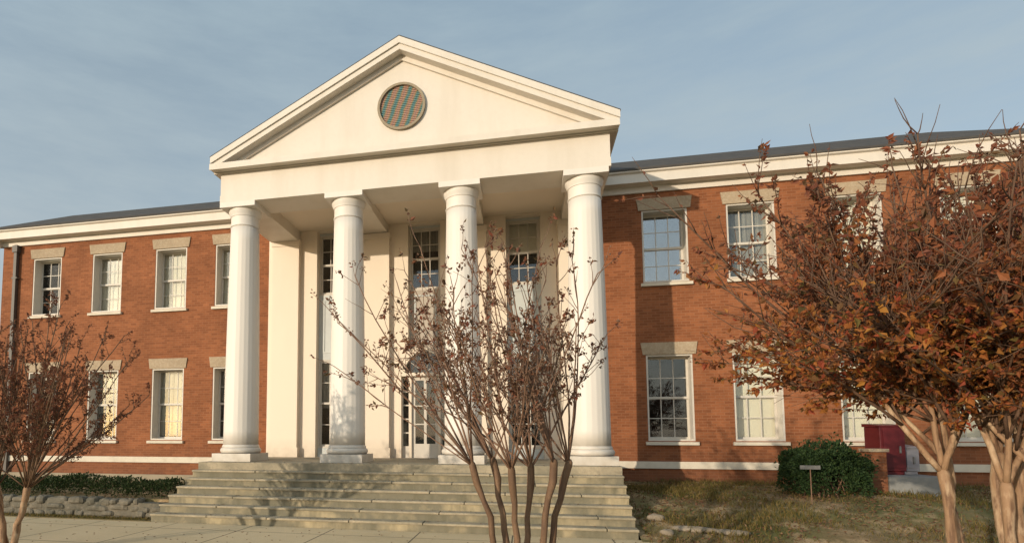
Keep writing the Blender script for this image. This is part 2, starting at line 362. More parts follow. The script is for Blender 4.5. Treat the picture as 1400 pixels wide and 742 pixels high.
rngw = random.Random(5)
def window(x, z0, z1, blind=1.0, bm=None, w=WW, y=YW, lintel=True, cols=3, rows=2, jd=.33, sill=True, glass=None):
    """white double-hung sash window set deep in its opening: frame is the part"""
    f = MB(); t = .045; a, b = x-w/2, x+w/2
    yo, yi = y+.012, y+jd
    f.box(a, a+t, yo, yi+.17, z0, z1); f.box(b-t, b, yo, yi+.17, z0, z1); f.box(a+t, b-t, yo, yi+.17, z1-t, z1); f.box(a+t, b-t, yo, yi+.17, z0, z0+t)
    F = part(f, 'window', TRIM)
    zm = (z0+z1)/2; ia, ib = a+t, b-t
    s = MB(); st = .05
    for (c, d, ys) in ((zm-.02, z1-t, yi), (z0+t, zm+.02, yi+.037)):
        s.box(ia, ia+st, ys, ys+.035, c, d); s.box(ib-st, ib, ys, ys+.035, c, d)
        s.box(ia+st, ib-st, ys, ys+.035, d-st, d); s.box(ia+st, ib-st, ys, ys+.035, c, c+st+.01)
        for q in range(1, cols):
            xx = ia+st+(ib-ia-2*st)*q/cols; s.box(xx-.011, xx+.011, ys+.006, ys+.029, c+st+.01, d-st)
        for q in range(1, rows):
            zz = c+(d-c)*q/rows; s.box(ia+st, ib-st, ys+.009, ys+.027, zz-.011, zz+.011)
    sub(s, 'sash', TRIM, F)
    p = MB()
    for (c, d, ys) in ((zm, z1-t-.02, yi+.017), (z0+t+.02, zm, yi+.054)):
        p.box(ia+.02, ib-.02, ys-.002, ys+.002, c+.02, d-.02)
    sub(p, 'pane', glass or GLASS, F)
    if blind > 0:
        q = MB(); zb = z1-t-(z1-z0-2*t)*blind
        q.box(ia-.02, ib+.02, yi+.15, yi+.16, zb, z1-.01); sub(q, 'blind', bm or BLIND, F)
    if lintel:
        q = MB(); h = .33; e = .06
        q.prism([(a-e-.02, z1), (b+e+.02, z1), (b+e+.07, z1+h), (a-e-.07, z1+h)], y-.035, y+.10)
        sub(q, 'lintel', STONE, F)
    if sill:
        q = MB(); q.prism_x([(y-.09, z0-.11), (y+.28, z0-.11), (y+.28, z0-.004), (y-.09, z0-.03)], a-.07, b+.07)
        sub(q, 'sill', SILLM, F)
    return F
lu = [(.97, BLIND), (1, BLIND), (1, BLIND), (1, BLIND)]
ll = [(.45, CURT), (.96, SHADE), (.62, CURT), (.45, CURT)]
for x, (bl, bm_) in zip(LWX, lu): window(x, UZ0, UZ1, bl, bm_)
for x, (bl, bm_) in zip(LWX, ll): window(x, LZ0, LZ1, bl, bm_)
for x, (bl, bm_) in zip(RWX, [(0, None), (.96, CURT), (.9, BLIND), (.75, BLIND)]): window(x, UZ0, UZ1, bl, bm_, glass=HAZY if bl == 0 else None)
for x, (bl, bm_) in zip(RWX, [(0, None), (1, BLIND), (1, BLIND), (1, BLIND)]): window(x, LZ0, LZ1, bl, bm_)

# wing cornices and roof
m = MB()
prof = [(YW+.02, 7.40), (YW-.07, 7.40), (YW-.07, 7.575), (YW-.36, 7.58), (YW-.36, 7.83), (YW-.43, 7.86), (YW-.43, 7.90), (YW+.02, 7.90)]
for s, e, a, b in ((XL, -1, XL-.358, PL+.20), (XR, 1, PR-.20, XR+.358)):
    m = MB(); m.prism_x(prof[::-1], a, b)
    pr = [(s-e*.02, 7.40), (s+e*.07, 7.40), (s+e*.07, 7.575), (s+e*.36, 7.58), (s+e*.36, 7.83), (s+e*.43, 7.86), (s+e*.43, 7.90), (s-e*.02, 7.90)]
    if e < 0: pr = pr[::-1]
    m.prism(pr, YW-.429, YB)
    part(m, 'cornice', WHITE)
m = MB(); ex0, ex1, ey0, ey1 = XL-.46, XR+.46, YW-.46, YB+.46; zd = 9.03; dd = 1.95
i = len(m.v)
m.v += [(ex0,ey0,7.90),(ex1,ey0,7.90),(ex1,ey1,7.90),(ex0,ey1,7.90),(ex0,ey0,7.955),(ex1,ey0,7.955),(ex1,ey1,7.955),(ex0,ey1,7.955),
        (ex0+dd,ey0+dd,zd),(ex1-dd,ey0+dd,zd),(ex1-dd,ey1-dd,zd),(ex0+dd,ey1-dd,zd)]
m.f += [(3,2,1,0),(0,1,5,4),(1,2,6,5),(2,3,7,6),(3,0,4,7),(4,5,9,8),(5,6,10,9),(6,7,11,10),(7,4,8,11),(8,9,10,11)]
part(m, 'roof', ROOF)

# downspout near the far left corner
m = MB(); m.box(-10.41, -10.29, YW-.15, YW-.03, -.62, 7.42); m.box(-10.45, -10.24, YW-.19, YW-.02, 7.15, 7.39)
for z in (1.0, 3.6, 6.2): m.box(-10.46, -10.23, YW-.16, YW-.004, z, z+.05)
part(m, 'downspout', METAL)

# ------------------------------------------------------------------ portico
COLX = [0.0, 2.9, 5.8, 8.7]
ZA = 6.62                      # underside of the abacus
for x in COLX:
    m = MB(); h = .53; m.box(x-h, x+h, -h, h, 0.002, .20)
    P = part(m, 'column', SHAFTW)
    t = MB(); pr = [(.515, .20, 0)]
    for k in range(9): a = -math.pi/2+math.pi*k/8; pr.append((.455+.065*math.cos(a), .275+.075*math.sin(a), 0))
    pr += [(.475, .352, 0), (.475, .385, 0), (.452, .42, 0)]
    t.lathe(pr, x, 0, 48); sub(t, 'base', SHAFTW, P, 'angle')
    s = MB(); pr = []
    for k in range(17):
        u = k/16; r = .448 - .078*(u**1.55); z = .42+u*(6.16-.42); pr.append((r, z, 1 if .02 < u < .985 else 0))
    s.lathe(pr, x, 0, 144, .010, 24); sub(s, 'shaft', SHAFTW, P, True)
    c = MB(); pr = [(.37, 6.16, 0), (.388, 6.165, 0), (.394, 6.18, 0), (.388, 6.195, 0), (.370, 6.20, 0), (.370, 6.43, 0), (.388, 6.435, 0), (.39, 6.455, 0), (.405, 6.49, 0), (.425, 6.54, 0), (.436, 6.58, 0), (.436, 6.62, 0)]
    c.lathe(pr, x, 0, 56); sub(c, 'capital', SHAFTW, P, 'angle')
    a = MB(); a.box(x-.495, x+.495, -.485, .50, ZA, 6.752); sub(a, 'abacus', SHAFTW, P)

EL, ER, EC = -.50, 9.24, 4.385
# entablature: lower fascia, frieze, bed moulding (front + two returns), hollow inside
m = MB()
def ring(z0, z1, out, depth=.95):
    o = out
    m.box(EL-o, ER+o, -.45-o, -.45+depth, z0, z1)
    m.box(EL-o, EL+depth-.05, -.45+depth+.001, YW-.03, z0, z1); m.box(ER-depth+.05, ER+o, -.45+depth+.001, YW-.03, z0, z1)
ring(6.755, 6.955, .012); ring(6.957, 7.54, 0)
part(m, 'entablature', WHITE)
for x in COLX[1:3]:
    m = MB(); m.box(x-.36, x+.36, .503, YW-.03, 6.80, 7.08); part(m, 'porch_beam', WHITE)
m = MB(); m.box(EL+.3, ER-.3, -.2, YW-.02, 7.09, 7.2); part(m, 'porch_ceiling', STUCCO)
# horizontal cornice
ZC0, ZC1 = 7.545, 7.715
CP = .29; CS = .185
m = MB()
prf = [(0, ZC0), (-.05, ZC0), (-.05, ZC0+.035), (-CP+.04, ZC0+.035), (-CP+.04, ZC0+.01), (-CP, ZC0+.01), (-CP, ZC1), (0, ZC1)]
m.prism_x([(-.45+y, z) for y, z in prf][::-1], EL-CS+.002, ER+CS-.002)
for s, e in ((EL, -1), (ER, 1)):
    pr = [(s-e*.3, ZC0), (s+e*.05, ZC0), (s+e*.05, ZC0+.035), (s+e*(CS-.04), ZC0+.035), (s+e*(CS-.04), ZC0+.01), (s+e*CS, ZC0+.01), (s+e*CS, ZC1), (s-e*.3, ZC1)]
    if e < 0: pr = pr[::-1]
    m.prism(pr, -.4485, YW+1.0)
part(m, 'horizontal_cornice', WHITE)
# pediment
HC = 5.05; ZAP = 10.43; Z0 = ZC1+.012
sl = (ZAP-Z0-.165)/HC          # slope of the rake
m = MB(); m.prism([(EC-HC+.3, Z0), (EC+HC-.3, Z0), (EC, Z0+sl*(HC-.3))], -.40, -.20)
TY = part(m, 'pediment', WHITE)
def rake(y0, off0, off1, y1=-.2):
    """sloping band between two offsets measured straight down from the roof line"""
    r = MB()
    top = lambda x: ZAP - abs(x-EC)*sl
    zb = Z0-.01
    for e in (-1, 1):
        xe0 = EC+e*HC
        pts = [(EC, ZAP-off0)]
        pts2 = []
        # walk down along upper edge to eave and back along lower edge
        xl = EC+e*min(HC, (ZAP-off1-zb)/sl); xu = EC+e*min(HC, (ZAP-off0-zb)/sl)
        poly = [(EC, ZAP-off1), (xl, ZAP-off1-abs(xl-EC)*sl)]
        if abs(xu-xl) > 1e-4 or True: poly += [(xu, ZAP-off0-abs(xu-EC)*sl), (EC, ZAP-off0)]
        if e < 0: poly = poly[::-1]
        r.prism(poly, y0, y1)
    return r
sub(rake(-.74, .0, .165), 'raking_cornice', WHITE, TY)
sub(rake(-.70, .167, .31), 'raking_fascia', WHITE, TY)
sub(rake(-.47, .312, .44), 'raking_bed_moulding', WHITE, TY)
# round vent with slanting coloured slats
VX, VZ, VR = 4.38, 8.80, .575
m = MB(); pr = 56
def ringY(mb, r0, r1, y0, y1):
    i = len(mb.v)
    for k in range(pr):
        c, s = math.cos(2*math.pi*k/pr), math.sin(2*math.pi*k/pr)
        mb.v += [(VX+r0*c, y0, VZ+r0*s), (VX+r1*c, y0, VZ+r1*s), (VX+r1*c, y1, VZ+r1*s), (VX+r0*c, y1, VZ+r0*s)]
    for k in range(pr):
        a = i+4*k; b = i+4*((k+1) % pr)
        for q in range(4): mb.f.append((a+q, a+(q+1) % 4, b+(q+1) % 4, b+q))
ringY(m, VR-.03, VR+.03, -.475, -.402)
VENTF = mat('vent frame paint', (.30, .24, .16), .6, [(8, 3, (.2, .17, .12), .5, .4, .7)])
V = sub(m, 'round_vent', VENTF, TY)
def vent_mat():
    mm = bpy.data.materials.new('striped vent'); mm.use_nodes = True; t = mm.node_tree; n = t.nodes; b = n['Principled BSDF']; b.inputs['Roughness'].default_value = .6
    co = n.new('ShaderNodeTexCoord'); mp_ = n.new('ShaderNodeMapping'); mp_.inputs['Rotation'].default_value = (0, R(-20), 0)
    t.links.new(co.outputs['Object'], mp_.inputs[0])
    w = n.new('ShaderNodeTexWave'); w.wave_type = 'BANDS'; w.bands_direction = 'X'; w.inputs['Scale'].default_value = 1.35; w.inputs['Distortion'].default_value = 1.2; w.inputs['Detail'].default_value = 2; w.inputs['Detail Scale'].default_value = 2.5
    t.links.new(mp_.outputs[0], w.inputs['Vector'])
    r = n.new('ShaderNodeValToRGB'); cr = r.color_ramp
    cols = [(0, (.085, .20, .21)), (.30, (.17, .21, .15)), (.55, (.32, .21, .12)), (.8, (.40, .21, .14)), (1, (.32, .20, .16))]
    while len(cr.elements) < len(cols): cr.elements.new(.5)
    for e_, (p_, c_) in zip(cr.elements, cols): e_.position = p_; e_.color = (*c_, 1)
    t.links.new(w.outputs['Color'], r.inputs[0]); t.links.new(r.outputs[0], b.inputs['Base Color'])
    return mm
m = MB(); ns = 23
for k in range(ns):
    z = VZ-VR+.04+(2*VR-.08)*(k+.5)/ns; hw = math.sqrt(max(0, (VR-.03)**2-(z-VZ)**2)); dz = (2*VR)/ns*.46
    if hw > .05: m.prism_x([(-.428, z-dz), (-.421, z-dz*1.1), (-.4025, z+dz*.95), (-.4095, z+dz*1.05)], VX-hw, VX+hw)
sub(m, 'vent_slats', vent_mat(), TY)
# portico roof: two slopes running back over the wings
m = MB()
for e in (-1, 1):
    xe = EC+e*(HC+.015); ze = ZAP-(HC+.015)*sl
    poly = [(EC, ZAP+.004), (xe, ze+.004), (xe, ze+.03), (EC, ZAP+.03)]
    if e < 0: poly = poly[::-1]
    m.prism(poly, -.735, 7.5)
part(m, 'portico_roof', ROOF)
m = MB()
for e in (-1, 1):       # eave boards under the portico roof, along its two sides
    xe = EC+e*HC; ze = ZAP-HC*sl
    m = MB(); a, b = sorted((xe, xe-e*.10)); m.box(a, b, -.19, YW+1.2, ZC1+.004, ze-.04)
    a, b = sorted((EC+e*4.86, xe-e*.098)); m.box(a, b, -.188, YW+1.198, ZC1+.006, ZC1+.05)
    part(m, 'portico_eave', WHITE)

# wall behind the columns, with three tall bays
BAYX = [1.45, 4.36, 7.27]; BW = .98
UB0, UB1 = 5.06, 6.98; LB0, LB1 = .28, 3.02
holes = [(x-BW/2, x+BW/2, .001, 7.05) for x in (BAYX[0], BAYX[2])] + [(BAYX[1]-BW/2, BAYX[1]+BW/2, 3.25, 7.05), (BAYX[1]-.78, BAYX[1]+.78, .001, 3.25)]
part(wall(PL, PR, -.3, 7.46, YW-.02, YW+.34, holes), 'portico_wall', STUCCO)
for x in COLX:
    m = MB(); m.box(x-.46, x+.42, YW-.20, YW-.021, .002, 6.79); m.box(x-.50, x+.46, YW-.235, YW-.0215, .003, .30); m.box(x-.49, x+.45, YW-.225, YW-.0215, 6.60, 6.78)
    part(m, 'pilaster', STUCCO)
for bi, x in enumerate(BAYX):
    if bi != 1: m = MB(); m.box(x-BW/2+.002, x+BW/2-.002, YW+.20, YW+.30, .004, LB0); part(m, 'base_panel', PANEL)
    m = MB(); m.box(x-BW/2+.002, x+BW/2-.002, YW+.20, YW+.30, UB1, 7.046); part(m, 'head_panel', PANEL)
    m = MB(); m.box(x-BW/2+.002, x+BW/2-.002, YW+.20, YW+.30, 3.26 if bi == 1 else LB1, UB0)
    S = part(m, 'spandrel_panel', PANEL if bi != 1 else mat('shade toned panel', (.44, .385, .32), .6, [(3, 4, (.33, .28, .23), .6, .4, .7)]))  # middle panel has the bay's brownish shade put into its colour
    q = MB(); z0 = 3.45 if bi == 1 else LB1+.2
    for (a, b, c, d) in ((x-.34, x+.34, z0, z0+.05), (x-.34, x+.34, UB0-.2, UB0-.15), (x-.34, x-.29, z0+.051, UB0-.201), (x+.29, x+.34, z0+.051, UB0-.201)): q.box(a, b, YW+.18, YW+.199, c, d)
    sub(q, 'panel_moulding', PANEL, S)
    window(x, UB0+.003, UB1-.003, [.0, .35, .5][bi], CURT if bi == 1 else None, BW-.006, YW+.20, False, 3, 2, .05, False)
    if bi != 1: window(x, LB0+.003, LB1-.003, [0.55, .35][bi == 2], CURT, BW-.006, YW+.20, False, 3, 2, .05, False)
# entrance: door leaf, sidelights and arched fanlight in one surround
x = BAYX[1]; D = MB()
zs, zt = 2.42, 3.25
D.box(x-.778, x-.70, YW-.05, YW+.25, .003, zs); D.box(x+.70, x+.778, YW-.05, YW+.25, .003, zs)
D.box(x-.47, x-.40, YW+.02, YW+.22, .003, zs); D.box(x+.40, x+.47, YW+.02, YW+.22, .003, zs)
D.box(x-.778, x+.778, YW-.07, YW+.25, zs+.001, zs+.10)
nn = 20; rA = .60
arc = [(x+rA*math.cos(math.pi*k/nn), zs+.101+rA*1.05*math.sin(math.pi*k/nn)) for k in range(nn+1)]
poly_top = [(x+.778, zs+.101), (x+.778, zt-.003), (x-.778, zt-.003), (x-.778, zs+.101)]
for k in range(nn):      # spandrels round the arch
    (xa, za), (xb, zb) = arc[k], arc[k+1]
    D.prism([(xb, zb), (xa, za), (xa, zt-.003), (xb, zt-.003)], YW-.01, YW+.22)
D.box(x+rA, x+.778, YW-.01, YW+.22, zs+.101, zt-.003); D.box(x-.778, x-rA, YW-.01, YW+.22, zs+.101, zt-.003)
DO = part(D, 'entrance', STUCCO)
q = MB(); q.prism([(x-rA, zs+.101)] + [(a, b) for a, b in arc][0:0] + [(x+rA, zs+.101)] + arc[1:-1], YW+.12, YW+.128); sub(q, 'fanlight', GLASS, DO)
q = MB()
for k in range(1, 5):
    a = math.pi*k/5; c, s = math.cos(a), math.sin(a)
    q.tube([Vector((x+.12*c, YW+.115, zs+.10+.12*s)), Vector((x+rA*c, YW+.115, zs+.10+rA*1.03*s))], [.012, .012], 4)
sub(q, 'fanlight_bars', TRIM, DO)
q = MB(); q.box(x-.398, x+.398, YW+.10, YW+.15, .005, .42); q.box(x-.398, x-.30, YW+.10, YW+.15, .421, zs-.002); q.box(x+.30, x+.398, YW+.10, YW+.15, .421, zs-.002)
q.box(x-.299, x+.299, YW+.10, YW+.15, zs-.12, zs-.002); q.box(x-.04, x+.04, YW+.10, YW+.15, .421, zs-.121)
for z in (.98, 1.52): q.box(x-.299, x-.041, YW+.102, YW+.148, z, z+.035); q.box(x+.041, x+.299, YW+.102, YW+.148, z, z+.035)
sub(q, 'door_leaf', TRIM, DO)
q = MB(); q.box(x-.298, x+.298, YW+.122, YW+.127, .422, zs-.122); sub(q, 'door_glass', GLASS, DO)
q = MB(); q.box(x+.05, x+.075, YW+.05, YW+.07, 1.0, 1.28); q.box(x+.055, x+.07, YW+.07, YW+.099, 1.02, 1.04); q.box(x+.055, x+.07, YW+.07, YW+.099, 1.24, 1.26); sub(q, 'door_handle', METAL, DO)
for e in (-1, 1):
    q = MB(); a, b = sorted((x+e*.471, x+e*.699))
    q.box(a, b, YW+.10, YW+.15, .005, .35)
    for k in range(5): z = .351+k*.41; q.box(a+.002, b-.002, YW+.11, YW+.14, z+.37, z+.41)
    q.box(a, a+.03, YW+.10, YW+.15, .351, zs-.002); q.box(b-.03, b, YW+.10, YW+.15, .351, zs-.002)
    sl_ = sub(q, 'sidelight', TRIM, DO)
    q = MB(); q.box(a+.031, b-.031, YW+.122, YW+.127, .352, zs-.004); sub(q, 'sidelight_glass', GLASS, DO)

# porch floor and the broad steps
m = MB(); m.box(-.62, 9.22, -1.0, YW-.022, -1.3, 0.0)
part(m, 'porch_floor', STEPM)
rngs = random.Random(11)
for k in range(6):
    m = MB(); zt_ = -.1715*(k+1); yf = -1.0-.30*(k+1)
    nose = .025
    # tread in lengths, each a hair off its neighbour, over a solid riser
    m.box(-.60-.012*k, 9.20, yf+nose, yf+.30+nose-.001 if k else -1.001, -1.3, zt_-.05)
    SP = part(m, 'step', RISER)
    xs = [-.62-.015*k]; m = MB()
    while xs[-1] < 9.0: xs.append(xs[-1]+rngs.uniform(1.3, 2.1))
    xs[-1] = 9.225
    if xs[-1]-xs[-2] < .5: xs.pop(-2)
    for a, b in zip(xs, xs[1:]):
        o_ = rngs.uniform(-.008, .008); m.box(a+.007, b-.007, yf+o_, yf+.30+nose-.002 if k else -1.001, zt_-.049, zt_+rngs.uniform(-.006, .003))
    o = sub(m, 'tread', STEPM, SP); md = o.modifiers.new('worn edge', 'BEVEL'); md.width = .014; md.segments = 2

# ------------------------------------------------------------------ trees
def branch(rng, p, d, length, r0, r1, nseg=6, wob=.08, lift=.0):
    pts = [p.copy()]; rad = [r0]; d = d.normalized()
    for k in range(nseg):
        d = (d + tri(rng)*wob + Vector((0, 0, lift))).normalized()
        p = p + d*length/nseg; pts.append(p.copy()); rad.append(r0+(r1-r0)*(k+1)/nseg)
    return pts, rad
def along(pts, t):
    n = len(pts)-1; k = min(int(t*n), n-1); f = t*n-k
    return pts[k].lerp(pts[k+1], f), (pts[k+1]-pts[k]).normalized()

def tree(name, label, base, seed, trunks, trunk_r, bark, twig, leafm, nshoots, shoot_len, spread, twigs, twig_len, leaves, leaf_size, lift=.03, crown_leaf_from=.35, seedpods=0, gap=None, low=.28, basef=.16, lean=(0, 0, 0), el_short=.22, limbs=0, tame=False, bare=0, maxz=9):
    """several stems from one root; each stem ends in a knuckle that throws a fan of shoots, twigs and leaves"""
    rng = random.Random(seed); T = empty(name, base); thing(T, label, 'tree', 'crape myrtles in front of the building')
    tb, bb, lb, pb = MB(), MB(), MB(), MB(); base = Vector(base)
    for (lx, ly, h) in trunks:
        s0 = base + Vector((lx*basef+rng.uniform(-.03, .03), ly*basef+rng.uniform(-.03, .03), -.08))
        top = base + Vector((lx, ly, h))
        n = 8; pts = []; rad = []
        for k in range(n+1):
            u = k/n; q = s0.lerp(top, u) + Vector((lx, ly, 0))*(-.22*math.sin(u*math.pi)*.55*(1-basef)) + Vector((rng.gauss(0, .012), rng.gauss(0, .012), 0))
            pts.append(q); rad.append(trunk_r*(1.25-.45*u)*(1+rng.uniform(-.08, .08)) + (.02 if k == 0 else 0) + (.014 if k >= n-1 else 0))
        kn = pts[-1]
        up_ = (pts[-1]-pts[-2]).normalized()
        tb.tube(pts + [kn+up_*.035, kn+up_*.065], rad + [rad[-1]*.85, rad[-1]*.3], 9)
        az0 = math.atan2(ly, lx)
        starts = [(kn, trunk_r)]
        if limbs:
            starts = []
            for j in range(limbs):
                az = az0 + 2*math.pi*j/limbs + rng.gauss(0, .5); el = rng.uniform(.12, .80)
                lp, lr = branch(rng, kn, Vector((math.cos(az)*math.sin(el), math.sin(az)*math.sin(el), math.cos(el))), rng.uniform(.6, 1.35), trunk_r*.66, trunk_r*.40, 7, .09, .03)
                tb.tube(lp, lr, 8)
                starts += [(lp[k], lr[k]*1.5) for k in (3, 5, 6, 7, 7)]
        ns = nshoots + rng.randint(-1, 1)
        for j in range(ns):
            az = az0 + rng.gauss(0, .95) + (0 if math.hypot(lx, ly) > .15 else rng.uniform(-3.1, 3.1)); el = rng.uniform(spread[0], spread[1])
            d = Vector((math.cos(az)*math.sin(el), math.sin(az)*math.sin(el), math.cos(el))) + Vector(lean)
            org, orr = starts[j % len(starts)]
            if tame and lx > .3 and math.cos(az) > 0: d = (d + Vector((-.25, 0, .5))).normalized()
            ln = rng.uniform(*shoot_len)*(1-el_short*(el/1.3)); r0 = min(trunk_r*rng.uniform(.22, .44), orr*.6)
            if org.z + ln*math.cos(el) > maxz: ln = max(.5, (maxz-org.z)/max(.2, math.cos(el))*rng.uniform(.75, 1.0))
            sp, sr = branch(rng, org + tri(rng)*orr*.25, d, ln, r0, .006, 9, .075, lift)
            bb.tube(sp, sr, 6)
            for w in range(twigs + rng.randint(-1, 2)):
                t = rng.uniform(low, 1.0) if w else 1.0
                q, dd_ = along(sp, t); td = (dd_*rng.uniform(.5, 1.2) + tri(rng)*.75 + Vector((0, 0, .25))).normalized()
                tl = rng.uniform(*twig_len)*(1.1-.4*t)
                tp, trr = branch(rng, q, td, tl, .0055, .002, 4, .16, .03)
                bb.tube(tp, trr, 4)
                nl = int(leaves*rng.uniform(.3, 1.6)) if rng.random() > bare else 0
                # leaves come in bunches on the outer part of each twig
                for _ in range(nl):
                    t2 = rng.uniform(crown_leaf_from, 1.0)**.7; q2, d2 = along(tp, t2)
                    ld = (d2*.5 + tri(rng) + Vector((0, 0, -.35))).normalized()
                    if gap and gap(q2, rng): continue   # thin places in the crown
                    s = leaf_size*rng.choice((.5, .7, .9, 1.0, 1.15, 1.5))*rng.uniform(.85, 1.15)
                    lb.leaf(q2 + tri(rng)*.015, ld, tri(rng), s, s*rng.uniform(.42, .62), rng.uniform(.1, .35))
                if seedpods and rng.random() < seedpods:
                    for _ in range(rng.randint(3, 7)):
                        q2, d2 = along(tp, rng.uniform(.8, 1)); c = q2+tri(rng)*.045; pb.tube([c, c+tri(rng)*.022], [.009, .006], 4)
    K = base
    tb.build('trunk', bark, T, True, loc=None).matrix_parent_inverse = Matrix.Translation(-K)
    bb.build('branches', twig, T, True).matrix_parent_inverse = Matrix.Translation(-K)
    if lb.v: lb.build('crown', leafm, T).matrix_parent_inverse = Matrix.Translation(-K)
    if pb.v: pb.build('seed_heads', twig, T).matrix_parent_inverse = Matrix.Translation(-K)
    return T

def leaf_mat2(name, low, high, z0, z1, trans):
    m = leaf_mat(name, low, trans); t = m.node_tree; n = t.nodes
    r1 = next(q for q in n if q.type == 'VALTORGB'); r2 = n.new('ShaderNodeValToRGB'); cr = r2.color_ramp
    while len(cr.elements) < len(high): cr.elements.new(.5)
    for i, c in enumerate(high): cr.elements[i].position = i/(len(high)-1); cr.elements[i].color = (*c, 1)
    g = next(q for q in n if q.type == 'NEW_GEOMETRY'); t.links.new(g.outputs['Random Per Island'], r2.inputs[0])
    co = n.new('ShaderNodeTexCoord'); sp = n.new('ShaderNodeSeparateXYZ'); z = n.new('ShaderNodeTexNoise'); z.inputs['Scale'].default_value = 1.6; z.inputs['Detail'].default_value = 3
    t.links.new(co.outputs['Object'], sp.inputs[0]); t.links.new(co.outputs['Object'], z.inputs['Vector'])
    a = n.new('ShaderNodeMath'); a.operation = 'MULTIPLY_ADD'; a.inputs[1].default_value = 5.0; t.links.new(z.outputs['Fac'], a.inputs[0]); t.links.new(sp.outputs[2], a.inputs[2])
    mr = n.new('ShaderNodeMapRange'); mr.inputs['From Min'].default_value = z0+2.5; mr.inputs['From Max'].default_value = z1+2.5; t.links.new(a.outputs[0], mr.inputs['Value'])
    x = n.new('ShaderNodeMix'); x.data_type = 'RGBA'; t.links.new(mr.outputs[0], x.inputs['Factor']); t.links.new(r1.outputs[0], x.inputs['A']); t.links.new(r2.outputs[0], x.inputs['B'])
    b = n['Principled BSDF']; t.links.new(x.outputs['Result'], b.inputs['Base Color'])
    tl = next(q for q in n if q.type == 'BSDF_TRANSLUCENT'); t.links.new(x.outputs['Result'], tl.inputs[0])
    return m
LEAF_C = leaf_mat('brown maroon leaves', [(.075, .04, .03), (.17, .065, .04), (.23, .10, .05), (.12, .085, .04), (.25, .075, .045)], .25)
LEAF_R = leaf_mat2('orange and rust leaves', [(.11, .09, .03), (.32, .11, .035), (.44, .16, .04), (.48, .23, .05), (.38, .075, .035), (.24, .07, .035), (.18, .14, .04)],
                   [(.11, .07, .04), (.25, .085, .045), (.32, .11, .055), (.19, .07, .045), (.36, .14, .06), (.16, .06, .042), (.20, .13, .055)], 1.1, 2.6, .45)
LEAF_L = leaf_mat('dull red leaves', [(.10, .045, .03), (.20, .07, .04), (.26, .11, .055), (.15, .08, .045)], .4)

tree('crape_myrtle', 'nearly bare crape myrtle before the steps, thin fanned shoots with few brown leaves', (7.22, -7.0, -1.24), 21,
     [(-.58, -.10, 1.52), (-.34, .22, 1.56), (-.12, -.25, 1.48), (.10, .10, 1.50), (.38, -.12, 1.56), (.54, .16, 1.54)], .037, BARK, BARKD, LEAF_C,
     12, (1.4, 3.0), (.03, .92), 11, (.2, .65), 7.5, .052, .008, .6, .5, low=.30, basef=.35, lean=(-.24, 0, 0), tame=True, bare=.15)
def thin(q, rng):
    v = math.sin(q.x*3.7+1.9*math.sin(q.z*2.3+q.y)) + math.sin(q.z*4.1+1.7*math.sin(q.x*2.9+1.2)) + .6*math.sin(q.y*3.3+q.z*2+q.x)
    return (v > .45 and rng.random() < .85) or (q.z > 1.7 and rng.random() < .22)
tree('crape_myrtle', 'bushy crape myrtle covered in orange and rust leaves before the right wing', (11.50, -7.5, -1.22), 8,
     [(-.36, -.05, 1.50), (-.15, .30, 1.62), (-.04, -.30, 1.40), (.12, .05, 1.66), (.27, -.25, 1.5), (.42, .25, 1.58)], .042, BARKL, BARKR, LEAF_R,
     30, (1.2, 3.0), (.05, 1.45), 18, (.3, .85), 27, .061, .004, .05, low=.08, basef=.80, lean=(-.09, 0, 0), el_short=.20, limbs=3, bare=.06, gap=thin, maxz=3.35)
tree('crape_myrtle', 'small thin crape myrtle with dull red twigs and leaves before the left wing', (-.62, -6.4, -1.24), 31,
     [(.34, -.05, 1.05), (.08, .25, 1.15), (-.15, -.2, 1.1), (-.42, .1, 1.05)], .046, BARKL, BARK, LEAF_L,
     17, (1.4, 3.1), (.06, 1.02), 13, (.25, .6), 20, .046, .012, .15)

# ------------------------------------------------------------------ hedge, bush, stones, small things
def leafy(name, label, cat, dims, centre, n, leafm, seed, size, shape):
    """foliage filling a volume: sparse inside, dense near the skin, with a few stems"""
    rng = random.Random(seed); T = empty(name, (centre[0], centre[1], centre[2])); thing(T, label, cat)
    lb, sb = MB(), MB()
    for _ in range(n):
        p, nrm = shape(rng); 
        for q in range(3):
            d = (nrm*.8 + tri(rng)*.9 + Vector((0, 0, .3))).normalized(); s = size*rng.uniform(.6, 1.3)
            lb.leaf(p + tri(rng)*.02, d, tri(rng), s, s*.55, .2)
    for _ in range(26):
        a = rng.uniform(-.5, .5)*dims[0]*.8; b = rng.uniform(-.3, .3)*dims[1]
        p = Vector((centre[0]+a, centre[1]+b, centre[2]-.05))
        pts, rad = branch(rng, p, Vector((rng.gauss(0, .3), rng.gauss(0, .3), 1)), dims[2]*rng.uniform(.6, .9), .014, .004, 5, .15, .02)
        sb.tube(pts, rad, 5)
    o = sb.build('stems', BARKD, T); o.matrix_parent_inverse = Matrix.Translation(-Vector(centre))
    o = lb.build('foliage', leafm, T); o.matrix_parent_inverse = Matrix.Translation(-Vector(centre))
    return T
LEAF_H = leaf_mat('dark green hedge leaves', [(.016, .030, .010), (.03, .05, .014), (.045, .065, .02), (.022, .04, .012)], .2)
LEAF_B = leaf_mat('dark green shrub leaves', [(.014, .032, .012), (.028, .055, .018), (.045, .075, .022), (.02, .04, .014)], .2)
